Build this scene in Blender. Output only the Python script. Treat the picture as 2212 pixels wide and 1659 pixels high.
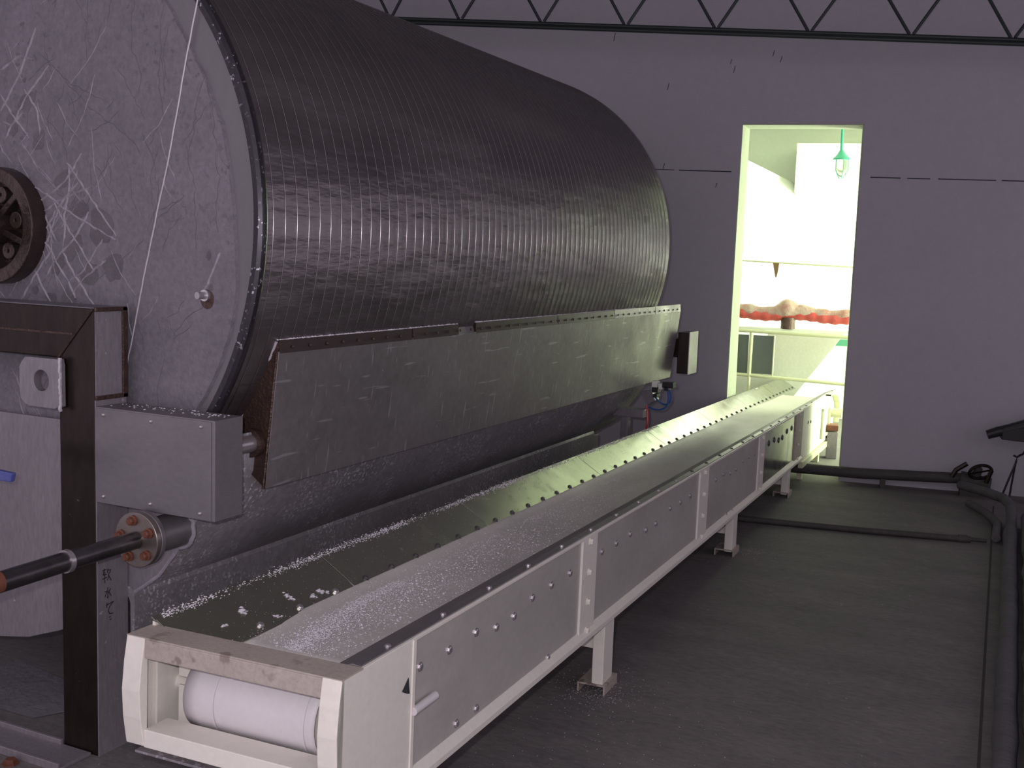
import bpy, math, random
from mathutils import Vector, Matrix
random.seed(7)
for o in list(bpy.data.objects): bpy.data.objects.remove(o)
SC = bpy.context.scene
COL = SC.collection
S = 0.87                     # layout unit -> metres
FZ = -1.83                   # floor height in layout units (camera height is 0)
def T(p): return Vector((p[0]*S, p[1]*S, (p[2]-FZ)*S))
V = Vector
# ------------------------------------------------------------------ camera
cam = bpy.data.cameras.new('camera'); camo = bpy.data.objects.new('camera', cam); COL.objects.link(camo)
yaw, pit, rol = 0.4457, 0.1167, 0.0346
fw = V((-math.sin(yaw)*math.cos(pit), math.cos(yaw)*math.cos(pit), -math.sin(pit)))
r0 = fw.cross(V((0,0,1))).normalized(); u0 = r0.cross(fw)
cr = r0*math.cos(rol)+u0*math.sin(rol); cu = u0*math.cos(rol)-r0*math.sin(rol)
M = Matrix(((cr.x,cu.x,-fw.x,0),(cr.y,cu.y,-fw.y,0),(cr.z,cu.z,-fw.z,0),(0,0,0,1)))
M.translation = T((0,0,0)); camo.matrix_world = M
cam.sensor_width = 36; cam.lens = 36*2368.2/2212; cam.clip_start = 0.02
SC.camera = camo
# ------------------------------------------------------------------ world, exposure, lights
SC.view_settings.view_transform = 'Standard'; SC.view_settings.look = 'None'
SC.view_settings.gamma = 1; SC.view_settings.use_curve_mapping = False
SC.view_settings.exposure = 0.35
W = bpy.data.worlds.new('world'); SC.world = W; W.use_nodes = True
W.node_tree.nodes['Background'].inputs[0].default_value = (0.61,0.54,0.64,1)
W.node_tree.nodes['Background'].inputs[1].default_value = 1.0
def lamp(name, kind, loc, power, color, size=0.1, sy=None, target=None):
    l = bpy.data.lights.new(name, kind); o = bpy.data.objects.new(name, l); COL.objects.link(o)
    o.location = loc; l.energy = power; l.color = color
    if kind == 'AREA':
        l.size = size
        if sy: l.shape = 'RECTANGLE'; l.size_y = sy
    else: l.shadow_soft_size = size
    if target is not None: o.rotation_euler = (V(target)-V(loc)).to_track_quat('-Z','Y').to_euler()
    return o
# the on-camera flash
lamp('camera_flash', 'POINT', T((-0.09,-0.02,0.07)), 95, (1.0,0.93,0.98), 0.02)
# ------------------------------------------------------------------ helpers
class MB:
    def __init__(s): s.v=[]; s.f=[]
    def add(s, vs, fs):
        n=len(s.v); s.v+= [V(x) for x in vs]; s.f += [tuple(i+n for i in f) for f in fs]; return s
    def hexa(s, p):
        return s.add(p, [(0,3,2,1),(4,5,6,7),(0,1,5,4),(1,2,6,5),(2,3,7,6),(3,0,4,7)])
    def box(s, a, b):
        x0,y0,z0=a; x1,y1,z1=b
        return s.hexa([(x0,y0,z0),(x1,y0,z0),(x1,y1,z0),(x0,y1,z0),(x0,y0,z1),(x1,y0,z1),(x1,y1,z1),(x0,y1,z1)])
    def fbox(s, fn, a, b):           # box in a mapped frame fn(a,b,c)
        x0,y0,z0=a; x1,y1,z1=b
        return s.hexa([fn(x0,y0,z0),fn(x1,y0,z0),fn(x1,y1,z0),fn(x0,y1,z0),fn(x0,y0,z1),fn(x1,y0,z1),fn(x1,y1,z1),fn(x0,y1,z1)])
    def prism(s, poly, vec):
        n=len(poly); vec=V(vec); p=[V(q) for q in poly]
        vs=p+[q+vec for q in p]
        fs=[tuple(range(n-1,-1,-1)), tuple(range(n,2*n))]+[(i,(i+1)%n,(i+1)%n+n,i+n) for i in range(n)]
        return s.add(vs,fs)
    def strip(s, rows):              # open surface through rows of points
        n=len(rows[0]); vs=[p for r in rows for p in r]; fs=[]
        for i in range(len(rows)-1):
            for j in range(n-1): fs.append((i*n+j,i*n+j+1,(i+1)*n+j+1,(i+1)*n+j))
        return s.add(vs,fs)
    def tube(s, pts, r, seg=12, cap=True, closed=False):
        pts=[V(p) for p in pts]; n=len(pts)
        rr = r if isinstance(r,(list,tuple)) else [r]*n
        t=(pts[1]-pts[0]).normalized(); a=t.orthogonal().normalized(); vs=[]
        for i,p in enumerate(pts):
            if closed: t=(pts[(i+1)%n]-pts[i-1]).normalized()
            elif i==0: t=(pts[1]-pts[0]).normalized()
            elif i==n-1: t=(pts[-1]-pts[-2]).normalized()
            else: t=((pts[i+1]-p).normalized()+(p-pts[i-1]).normalized()).normalized()
            a=(a-t*a.dot(t)).normalized(); b=t.cross(a)
            for k in range(seg):
                an=2*math.pi*k/seg; vs.append(p+(a*math.cos(an)+b*math.sin(an))*rr[i])
        fs=[]; m=n if closed else n-1
        for i in range(m):
            for k in range(seg):
                j=(i+1)%n; fs.append((i*seg+k,i*seg+(k+1)%seg,j*seg+(k+1)%seg,j*seg+k))
        if cap and not closed:
            fs.append(tuple(range(seg-1,-1,-1))); fs.append(tuple((n-1)*seg+k for k in range(seg)))
        return s.add(vs,fs)
    def annulus(s, c, ax, r0, r1, h, seg=48):   # washer solid, c centre of one face, ax direction
        c=V(c); ax=V(ax).normalized(); a=ax.orthogonal().normalized(); b=ax.cross(a); vs=[]
        for rr,hh in ((r0,0),(r1,0),(r1,h),(r0,h)):
            for k in range(seg):
                an=2*math.pi*k/seg; vs.append(c+ax*hh+(a*math.cos(an)+b*math.sin(an))*rr)
        fs=[]
        for q in range(4):
            w=(q+1)%4
            for k in range(seg): fs.append((q*seg+k,w*seg+k,w*seg+(k+1)%seg,q*seg+(k+1)%seg))
        return s.add(vs,fs)
    def lump(s, c, r, flat=1.0, n=V((0,0,1))):
        c=V(c); P=[(0,0,1),(0,0,-.6)]+[(math.cos(a),math.sin(a),random.uniform(-.2,.35)) for a in [k*math.pi/2.5+random.uniform(-.3,.3) for k in range(5)]]
        vs=[c+V((x*r*random.uniform(.6,1.2),y*r*random.uniform(.6,1.2),z*r*flat*random.uniform(.7,1.1))) for x,y,z in P]
        fs=[]
        for k in range(5):
            fs.append((0,2+k,2+(k+1)%5)); fs.append((1,2+(k+1)%5,2+k))
        return s.add(vs,fs)
ORG={}
def setp(o, label=None, cat=None, group=None, kind=None):
    if label: o['label']=label
    if cat: o['category']=cat
    if group: o['group']=group
    if kind: o['kind']=kind
    return o
def thing(name, base, label, cat, group=None):
    o=bpy.data.objects.new(name,None); COL.objects.link(o); o.location=T(base); o.empty_display_size=.05
    ORG[o.name]=T(base); setp(o,label,cat,group); return o
def link(o, parent, origin):
    COL.objects.link(o); ORG[o.name]=origin
    if parent: o.parent=parent; o.location=origin-ORG[parent.name]
    else: o.location=origin
def obj(name, mb, mat, parent=None, smooth=False, bevel=0, base=None, **kw):
    if base is None and parent: org=ORG[parent.name].copy()
    else:
        if base is None:
            xs=[v for v in mb.v]; base=(sum(v.x for v in xs)/len(xs),sum(v.y for v in xs)/len(xs),min(v.z for v in xs))
        org=T(base)
    me=bpy.data.meshes.new(name); me.from_pydata([T(v)-org for v in mb.v],[],mb.f)
    o=bpy.data.objects.new(name,me); link(o,parent,org)
    me.materials.append(mat); me.update()
    import bmesh
    bm=bmesh.new(); bm.from_mesh(me); bmesh.ops.recalc_face_normals(bm, faces=bm.faces); bm.to_mesh(me); bm.free()
    if smooth:
        me.polygons.foreach_set('use_smooth',[True]*len(me.polygons))
        me.set_sharp_from_angle(angle=math.radians(40)) if hasattr(me,'set_sharp_from_angle') else None
    if bevel:
        b=o.modifiers.new('bevel','BEVEL'); b.width=bevel; b.segments=2; b.limit_method='ANGLE'
    setp(o,kw.get('label'),kw.get('cat'),kw.get('group'),kw.get('kind'))
    return o
def bolts(name, pts, axis, r, h, mat, parent, seg=6, label=None, dome=False):
    ax=V(axis).normalized(); me=None; out=[]
    for p in pts:
        if me is None:
            mb=MB(); prof=[(r*1.35,0),(r*1.35,h*.25),(r,h*.3),(r,h*.85),(r*.8,h)] if not dome else [(r,0),(r*.95,h*.4),(r*.6,h*.85),(r*.2,h)]
            a=ax.orthogonal().normalized(); b=ax.cross(a); n=len(prof)
            vs=[ax*hh+(a*math.cos(2*math.pi*k/seg)+b*math.sin(2*math.pi*k/seg))*q for q,hh in prof for k in range(seg)]
            fs=[(i*seg+k,i*seg+(k+1)%seg,(i+1)*seg+(k+1)%seg,(i+1)*seg+k) for i in range(n-1) for k in range(seg)]
            fs.append(tuple((n-1)*seg+k for k in range(seg)))
            me=bpy.data.meshes.new(name); me.from_pydata([v*S for v in vs],[],fs); me.materials.append(mat); me.update()
        o=bpy.data.objects.new(name,me); link(o,parent,T(p))
        if label: o['label']=label
        out.append(o)
    return out
# ------------------------------------------------------------------ materials
def material(name, base, metal=0, rough=.5, c2=None, nscale=4, stretch=(1,1,1), amt=.6, fine=0, bump=0, bscale=20, bstretch=None, speck=None, speckscale=60, speckth=.62, scratch=None, emit=None, rvar=0, spec=.5):
    m=bpy.data.materials.new(name); m.use_nodes=True; nt=m.node_tree; N=nt.nodes; L=nt.links
    b=N['Principled BSDF']; b.inputs['Metallic'].default_value=metal; b.inputs['Roughness'].default_value=rough
    b.inputs['Specular IOR Level'].default_value=spec
    tc=N.new('ShaderNodeTexCoord')
    def noise(scale, st=(1,1,1), det=6, ro=.6, off=0):
        mp=N.new('ShaderNodeMapping'); mp.inputs['Scale'].default_value=st; mp.inputs['Location'].default_value=(off,off*.7,off*.3)
        L.new(tc.outputs['Object'],mp.inputs[0]); n=N.new('ShaderNodeTexNoise'); n.inputs['Scale'].default_value=scale
        n.inputs['Detail'].default_value=det; n.inputs['Roughness'].default_value=ro; L.new(mp.outputs[0],n.inputs[0]); return n.outputs[0]
    def ramp(sock, a, b_):
        r=N.new('ShaderNodeMapRange'); r.inputs[1].default_value=a; r.inputs[2].default_value=b_; L.new(sock,r.inputs[0]); return r.outputs[0]
    def mix(fac, A, B):
        x=N.new('ShaderNodeMix'); x.data_type='RGBA'; L.new(fac,x.inputs[0])
        for s_,q in ((x.inputs[6],A),(x.inputs[7],B)):
            if isinstance(q,tuple): s_.default_value=(*q,1)
            else: L.new(q,s_)
        return x.outputs[2]
    col=None
    if c2:
        f=ramp(noise(nscale,stretch),.5-.5*(1-amt)-.08,.5+.5*(1-amt)+.08); col=mix(f,base,c2)
    if fine:
        f=ramp(noise(nscale*14,stretch,3,.7,3),.3,.7); d=tuple(x*(1-fine) for x in base)
        mm=N.new('ShaderNodeMix'); mm.data_type='RGBA'; mm.blend_type='MULTIPLY'; mm.inputs[0].default_value=1
        g=mix(f,(1-fine,)*3,(1.0,1.0,1.0)); L.new(g,mm.inputs[7])
        if col is None: mm.inputs[6].default_value=(*base,1)
        else: L.new(col,mm.inputs[6])
        col=mm.outputs[2]
    if scratch:
        for k,(sc,st) in enumerate((((scratch[1]),(1,1,.06)),((scratch[1]*.8),(1,.08,1)))):
            f=ramp(noise(sc,st,2,.5,5+k*9),.66,.70)
            col=mix(f, col if col is not None else base, scratch[0])
    if speck:
        f1=ramp(noise(speckscale,(1,1,1),3,.6,11),speckth,speckth+.05); f2=ramp(noise(speckscale/14,(1,1,1),3,.6,17),.42,.6)
        mu=N.new('ShaderNodeMath'); mu.operation='MULTIPLY'; L.new(f1,mu.inputs[0]); L.new(f2,mu.inputs[1])
        col=mix(mu.outputs[0], col if col is not None else base, speck)
    if col is None: b.inputs['Base Color'].default_value=(*base,1)
    else: L.new(col,b.inputs['Base Color'])
    if rvar:
        f=noise(nscale*1.7,stretch,4,.6,21); r=N.new('ShaderNodeMapRange'); r.inputs[1].default_value=.3; r.inputs[2].default_value=.7
        r.inputs[3].default_value=max(.03,rough-rvar); r.inputs[4].default_value=min(1,rough+rvar); L.new(f,r.inputs[0]); L.new(r.outputs[0],b.inputs['Roughness'])
    if bump:
        bp=N.new('ShaderNodeBump'); bp.inputs['Strength'].default_value=bump; bp.inputs['Distance'].default_value=.01
        L.new(noise(bscale,bstretch or stretch,4,.55,31),bp.inputs['Height']); L.new(bp.outputs[0],b.inputs['Normal'])
    if emit:
        b.inputs['Emission Color'].default_value=(*emit[0],1); b.inputs['Emission Strength'].default_value=emit[1]
    return m
m_wall=material('wall_paint',(.50,.475,.52),0,.85,(.44,.42,.47),1.2,(1,1,1),.3,fine=.06,bump=.15,bscale=6)
m_white=material('white_plaster',(.8,.82,.76),0,.8,(.74,.76,.68),2,fine=.05)
m_ceil=material('ceiling_sheet',(.36,.34,.36),0,.8,(.30,.29,.30),3)
m_floor=material('concrete_floor',(.225,.208,.20),0,.8,(.135,.125,.125),1.8,(1,2.8,1),.6,fine=.35,speck=(.42,.40,.42),speckscale=40,speckth=.68,bump=.05,bscale=30)
m_groove=material('dark_joint',(.05,.045,.045),0,.9)
m_mark=material('black_mark',(.03,.03,.035),0,.8)
m_steel=material('stainless_sheet',(.28,.26,.275),.6,.45,(.20,.185,.195),2.5,(1,1,2),.45,fine=.12,rvar=.08,bump=.03,bscale=8)
m_plate=material('scratched_stainless',(.36,.335,.34),.7,.42,(.25,.235,.235),2.2,(1,1,1),.5,fine=.2,scratch=((.44,.42,.44),60),speck=(.6,.58,.62),speckscale=50,speckth=.70,rvar=.1)
m_tank=material('dusty_stainless',(.40,.375,.40),.3,.5,(.24,.225,.24),2.5,(1,1,1),.5,fine=.3,speck=(.62,.59,.65),speckscale=75,speckth=.56)
m_frame=material('brown_steel_painted_reflection',(.066,.048,.04),.8,.38,(.03,.024,.022),3,(1,1,.25),.5,fine=.3,speck=(.30,.27,.27),speckscale=45,speckth=.70)  # post front is stainless; its dark reflection is put into this base colour
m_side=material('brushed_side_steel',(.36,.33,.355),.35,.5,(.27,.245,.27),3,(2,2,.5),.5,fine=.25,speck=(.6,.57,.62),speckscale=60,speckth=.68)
m_weld=material('brown_weld',(.155,.095,.078),.6,.4,(.075,.045,.038),30,fine=.3,bump=.5,bscale=90)
m_strip=material('brown_rubber_strip',(.055,.028,.022),.2,.35,(.02,.012,.012),9,(1,1,1),.4,fine=.3)
m_drum=material('drum_filter_cloth',(.30,.27,.275),.9,.40,(.20,.18,.19),3.0,(1,.22,1),.5,fine=.12,bump=.9,bscale=5,bstretch=(2.4,.55,2.4),rvar=.1)
_b=m_drum.node_tree.nodes['Principled BSDF']; _b.inputs['Anisotropic'].default_value=.75; _b.inputs['Anisotropic Rotation'].default_value=.25
_t=m_drum.node_tree.nodes.new('ShaderNodeTangent'); _t.direction_type='RADIAL'; _t.axis='Y'; m_drum.node_tree.links.new(_t.outputs[0],_b.inputs['Tangent'])
m_wire=material('bright_wire',(.34,.315,.32),1,.16)
m_rim=material('drum_rim_rubber',(.04,.036,.045),.3,.25,fine=.3,speck=(.5,.5,.55),speckscale=60,speckth=.62)
m_face=material('drum_face_crust',(.24,.22,.252),.0,.8,(.155,.141,.163),4,(1,1,1),.5,fine=.25,bump=.5,bscale=45,speck=(.12,.11,.125),speckscale=30,speckth=.60)
m_facering=material('drum_face_band',(.20,.187,.197),.3,.55,(.17,.158,.168),3,(1,1,.3),.4,fine=.1,bump=.1,bscale=12)
m_patch=material('bare_dark_patch',(.115,.10,.112),.2,.6,(.2,.18,.2),9,fine=.25)
m_ridge=material('white_crust_ridge',(.38,.35,.40),0,.8,fine=.3)
m_crack=material('dark_crack',(.12,.105,.115),0,.8)
m_seam=material('pale_weld_seam',(.55,.50,.54),.2,.5,fine=.2)
m_hub=material('brown_cast_hub',(.13,.095,.085),.7,.35,(.06,.04,.035),12,(1,1,1),.5,fine=.3,bump=.6,bscale=25)
m_paint=material('cream_paint',(.84,.80,.72),0,.5,(.76,.72,.65),3,(1,1,1),.5,fine=.08,speck=(.25,.18,.14),speckscale=30,speckth=.72,rvar=.08)
m_paintd=material('dusty_cream_paint',(.50,.44,.385),0,.6,(.40,.34,.30),6,(1,1,1),.5,fine=.2,speck=(.13,.09,.07),speckscale=14,speckth=.60)
m_panel=material('grey_beige_panel',(.58,.56,.52),.2,.45,(.46,.44,.41),2.0,(1,1,1.6),.5,fine=.1,rvar=.1)
m_belt=material('white_belt',(.70,.66,.67),0,.5,(.64,.60,.61),5,(1,1,1),.5,fine=.06)
m_beltd=material('dusty_belt',(.74,.70,.66),0,.42,(.50,.475,.45),3.5,(1,.5,1),.5,fine=.1,speck=(.75,.72,.78),speckscale=60,speckth=.62,rvar=.1)
m_guard=material('polished_guard',(.37,.375,.30),.85,.24,(.32,.325,.27),6,(1,1,1),.5,fine=.08,speck=(.55,.53,.56),speckscale=40,speckth=.68,rvar=.06,bump=.02,bscale=5)
m_shine=material('polished_panel',(.52,.54,.49),.9,.17,(.42,.44,.40),5,(1,1,1),.5,fine=.08,rvar=.06)
m_seamd=material('dark_seam',(.03,.03,.03),0,.7)
m_powder=material('white_powder',(.80,.76,.82),0,.9)
m_bolt=material('steel_bolt',(.55,.52,.54),.8,.3)
m_boltd=material('dark_bolt',(.12,.11,.12),.6,.5)
m_rust=material('rusty_bolt',(.26,.09,.05),.1,.6,(.14,.05,.03),30,fine=.3)
m_pipe=material('sooty_steel_pipe',(.24,.225,.235),.85,.32,(.04,.035,.035),4,(1,1,1),.6,fine=.2)
m_flange=material('stained_flange',(.40,.37,.38),.85,.35,(.26,.20,.14),8,(1,1,1),.4,fine=.15)
m_truss=material('green_black_steel',(.030,.040,.040),.1,.5,fine=.2)
m_dpipe=material('dark_floor_pipe',(.045,.04,.038),0,.7,(.08,.075,.07),4,fine=.3)
m_lag=material('grey_lagging',(.14,.132,.145),0,.9,(.085,.08,.088),5,(1,3,1),.5,fine=.3,bump=.8,bscale=14)
m_blue=material('blue_plastic',(.06,.08,.30),0,.4,(.12,.13,.36),30)
m_bhose=material('blue_hose',(.03,.12,.36),0,.35)
m_rhose=material('red_hose',(.62,.02,.02),0,.35)
m_black=material('black_rubber',(.015,.015,.017),0,.5)
m_rail=material('pale_yellow_rail',(.60,.60,.40),0,.5)
m_dpanel=material('dark_infill',(.085,.10,.085),.2,.35,(.13,.15,.13),3)
m_redwrap=material('red_film',(.60,.06,.06),0,.35,(.5,.12,.10),12,bump=.6,bscale=18)
m_clearwrap=material('crumpled_film',(.62,.55,.48),0,.3,(.55,.20,.17),11,(1,1,1),.7,fine=.4,bump=1,bscale=16)
m_chute=material('dusty_chute',(.62,.62,.56),0,.7,(.50,.50,.45),3,(1,1,1),.4,fine=.1)
m_green=material('green_enamel',(.05,.36,.25),0,.4)
m_sign=material('green_sign',(.05,.22,.14),0,.5)
m_brown=material('brown_rag',(.20,.12,.05),0,.8)
m_glass=bpy.data.materials.new('lamp_glass'); m_glass.use_nodes=True
g=m_glass.node_tree.nodes['Principled BSDF']; g.inputs['Base Color'].default_value=(.95,.97,.85,1); g.inputs['Roughness'].default_value=.08; g.inputs['Transmission Weight'].default_value=.9
# ------------------------------------------------------------------ frames of reference
cw_yaw=.0338
cd=V((-math.sin(cw_yaw),math.cos(cw_yaw),-.0202)).normalized(); sd=V((math.cos(cw_yaw),math.sin(cw_yaw),0)); nt_=sd.cross(cd)
A0=V((-1.46452517,2.15135118,-1.0446362))
def cv(s,l,h): return A0+cd*s+sd*l+nt_*h          # conveyor: along, across, up
ww=.165; W0=V((-1.3912882,9.61079152,FZ)); wd=V((math.cos(ww),math.sin(ww),0)); wn=V((-math.sin(ww),math.cos(ww),0))
def wl(t,d,z): return W0+wd*t+wn*d+V((0,0,z))      # far wall: along, depth, height above floor
# ------------------------------------------------------------------ SETTING
kw=dict(kind='structure')
TH=.30
mb=MB(); mb.box((-9,-1.2,FZ-.15),(3.4,16.5,FZ)); floor=obj('floor',mb,m_floor,base=(0,5,FZ),**kw)
H=5.4
mb=MB()
mb.fbox(wl,(-8.2,0,0),(-1.30,TH,H)); mb.fbox(wl,(-.047,0,0),(4.6,TH,H)); mb.fbox(wl,(-1.30,0,3.012),(-.047,TH,H))
# left reveal, slightly splayed and irregular
pl=[(0,-1.0435),(.8,-1.044),(1.8,-1.045),(3.012,-1.040)]; pb=[(0,-.985),(.8,-.995),(1.8,-1.004),(3.012,-1.004)]
for i in range(3):
    (z0,a0),(z1,a1)=pl[i:i+2]; (_,b0),(_,b1)=pb[i:i+2]
    mb.hexa([wl(-1.30,0,z0),wl(a0,0,z0),wl(b0,TH,z0),wl(-1.30,TH,z0),wl(-1.30,0,z1),wl(a1,0,z1),wl(b1,TH,z1),wl(-1.30,TH,z1)])
wall=obj('wall_far',mb,m_wall,base=tuple(wl(0,0,0)),**kw)
# lining of the doorway (white painted reveal)
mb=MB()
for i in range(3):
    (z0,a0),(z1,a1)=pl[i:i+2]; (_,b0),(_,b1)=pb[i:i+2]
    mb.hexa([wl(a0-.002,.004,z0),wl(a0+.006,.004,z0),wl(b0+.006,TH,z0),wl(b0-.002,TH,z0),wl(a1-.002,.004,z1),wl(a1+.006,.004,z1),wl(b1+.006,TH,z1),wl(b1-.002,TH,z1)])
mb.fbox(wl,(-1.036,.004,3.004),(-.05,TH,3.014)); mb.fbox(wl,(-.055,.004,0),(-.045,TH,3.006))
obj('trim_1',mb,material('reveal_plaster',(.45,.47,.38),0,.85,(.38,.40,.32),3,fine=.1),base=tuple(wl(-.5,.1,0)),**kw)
# black snapped lines and ticks on the wall
def mark(a,b,wd_=.006):
    (t0,z0),(t1,z1)=a,b; d=V((t1-t0,z1-z0)); n=V((-d.y,d.x)).normalized()*wd_/2
    q=MB(); P=[(t0-n.x,z0-n.y),(t1-n.x,z1-n.y),(t1+n.x,z1+n.y),(t0+n.x,z0+n.y)]
    q.hexa([wl(x,-.002,z) for x,z in P]+[wl(x,.001,z) for x,z in P]); obj('painted_line',q,m_mark,wall)
mark((-1.95,2.624),(-1.60,2.618),.005); mark((-1.56,2.617),(-1.109,2.609),.009)
mark((.031,2.577),(.27,2.573),.009); mark((.32,2.572),(.50,2.570),.007); mark((.56,2.570),(1.0,2.565),.008); mark((1.04,2.564),(1.9,2.553),.008)
for (t,z,l) in ((-2.188,3.756,.07),(-1.696,3.329,.06),(-1.139,3.466,.06),(-1.17,3.532,.04),(-.82,3.595,.05),(-.756,3.544,.05),(-1.237,2.493,.04),(-1.70,2.65,.05)):
    mark((t,z-l/2),(t+.012,z+l/2),.005)
mb=MB(); mb.box((3.1,-1.2,FZ),(3.4,11,FZ+.75)); mb.box((3.1,-1.2,FZ+3.3),(3.4,11,FZ+H))
for yy in (-1.2,1.1,3.4,5.7,8.0,10.3): mb.box((3.1,yy,FZ+.75),(3.4,yy+.35,FZ+3.3))
wr=obj('wall_right',mb,m_wall,**kw)
mb=MB(); mb.box((-9.3,-1.2,FZ),(-9,11,FZ+H)); obj('wall_left',mb,m_wall,**kw)
mb=MB(); mb.box((-9.3,-1.2,FZ+H),(3.4,11.2,FZ+H+.15)); obj('ceiling',mb,m_ceil,**kw)
# groove along the slab edge and slab joint
mb=MB(); mb.add([(-.075,4.3,FZ+.001),(-.063,4.3,FZ+.001),(-.2,9.3,FZ+.001),(-.212,9.3,FZ+.001),(-.01,2.8,FZ+.001),(.002,2.8,FZ+.001)],[(0,1,2,3),(4,5,1,0)])
obj('floor_joint',mb,m_groove,floor)
# room behind the doorway
RD=4.05; RH=3.62
mb=MB(); mb.fbox(wl,(-3.5,RD,0),(2.6,RD+.2,RH)); obj('wall_back',mb,m_white,**kw)
mb=MB(); mb.fbox(wl,(-3.7,TH,0),(-3.5,RD+.2,RH)); obj('wall_back_left',mb,m_white,**kw)
mb=MB(); mb.fbox(wl,(2.6,TH,0),(2.8,RD+.2,RH)); obj('wall_back_right',mb,m_white,**kw)
mb=MB(); mb.fbox(wl,(-3.7,TH,RH),(2.8,RD+.2,RH+.15)); obj('ceiling_back',mb,m_white,**kw)
mb=MB(); mb.fbox(wl,(-.70,3.3,2.66),(2.6,RD,3.2)); obj('trim_2',mb,m_white,base=tuple(wl(.5,3.6,2.66)),**kw)
mb=MB(); mb.hexa([wl(-3.5,2.2,2.5),wl(-1.2,2.2,2.5),wl(-.72,RD,2.72),wl(-3.5,RD,2.72),wl(-3.5,2.2,2.93),wl(-1.2,2.2,2.93),wl(-.72,RD,2.80),wl(-3.5,RD,2.80)]); obj('trim_3',mb,m_white,base=tuple(wl(-2,3,2.5)),**kw)
mb=MB(); mb.fbox(wl,(-3.4,RD-.02,1.02),(2.5,RD-.002,2.64)); wb=obj('window_1',mb,material('bright_window',(.8,.8,.8),0,.5,emit=((.93,1,.80),2.4)),base=tuple(wl(0,RD,1.02)),**kw)
# back room: unseen area light added low right, aimed up to brighten the ceiling
lamp('back_room_fill','AREA',T(wl(2.4,2.2,1.3)),280,(.86,1.0,.66),2.2,1.6,target=T(wl(-1.2,3.0,2.7)))
# ------------------------------------------------------------------ ROTARY DRUM
DC=V((-3.543,0,.081)); R=1.2; Y0,Y1=2.94,7.37
drum=thing('rotary_drum',(-3.543,2.94,-1.12),'huge dark horizontal rotary drum wound with bright wire, white crust on its end','drum')
SEG=160
def circ(y,r,seg=SEG): return [V((DC.x+r*math.sin(2*math.pi*k/seg),y,DC.z+r*math.cos(2*math.pi*k/seg))) for k in range(seg)]
def lathe(prof,seg=SEG):
    mb=MB(); n=len(prof); vs=[p for y,r in prof for p in circ(y,r,seg)]
    fs=[(i*seg+k,i*seg+(k+1)%seg,(i+1)*seg+(k+1)%seg,(i+1)*seg+k) for i in range(n-1) for k in range(seg)]
    mb.add(vs,fs); return mb
mb=lathe([(Y0+.03,R-.05),(Y0+.03,R-.003)]+[(Y0+.03+(Y1-Y0-.04)*i/30,R-.003) for i in range(1,31)]+[(Y1,R-.02),(Y1,.01)])
obj('drum_shell',mb,m_drum,drum,smooth=True,label='dark filter cloth skin')
obj('drum_rim',lathe([(Y0-.004,R-.03),(Y0-.008,R-.008),(Y0+.0,R+.004),(Y0+.018,R+.006),(Y0+.035,R-.001),(Y0+.04,R-.04)]),m_rim,drum,smooth=True,label='thin black rim edge')
# winding wires, one ring each
def ring_mesh(r,w,seg=144,ms=6):
    vs=[];fs=[]
    for k in range(seg):
        a=2*math.pi*k/seg
        for j in range(ms):
            b=2*math.pi*j/ms; rr=r+w*math.cos(b); vs.append(V((rr*math.sin(a),w*math.sin(b),rr*math.cos(a)))*S)
    for k in range(seg):
        for j in range(ms): fs.append((k*ms+j,k*ms+(j+1)%ms,((k+1)%seg)*ms+(j+1)%ms,((k+1)%seg)*ms+j))
    me=bpy.data.meshes.new('winding_wire'); me.from_pydata(vs,[],fs); me.materials.append(m_wire); me.polygons.foreach_set('use_smooth',[True]*len(me.polygons)); me.update(); return me
wm=ring_mesh(R-.0008,.0014)
y=Y0+.063
while y<Y1-.02:
    o=bpy.data.objects.new('winding_wire',wm); link(o,drum,T((DC.x,y,DC.z))); y+=.0672+random.uniform(-.002,.002)
# end disc
mb=MB(); mb.annulus((DC.x,Y0+.006,DC.z),(0,1,0),.05,R-.02,.02,SEG); face=obj('end_band',mb,m_facering,drum,label='smooth grey outer band of the drum end')
mb=MB()
rows=[]
for k in range(SEG):
    a=2*math.pi*k/SEG; rows.append((a,1.078+.012*math.sin(3*a+1)+.006*math.sin(11*a)+random.uniform(-.003,.003)+.05*max(0,math.cos(a-2.1))**6))
vs=[V((DC.x,Y0-.006,DC.z))]+[V((DC.x+r*math.sin(a),Y0-.006,DC.z+r*math.cos(a))) for a,r in rows]+[V((DC.x+(r+.006)*math.sin(a),Y0+.006,DC.z+(r+.006)*math.cos(a))) for a,r in rows]
fs=[(0,1+k,1+(k+1)%SEG) for k in range(SEG)]+[(1+k,1+SEG+k,1+SEG+(k+1)%SEG,1+(k+1)%SEG) for k in range(SEG)]
mb.add(vs,fs); obj('end_crust',mb,m_face,drum,label='powdery crust over the drum end')
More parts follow.
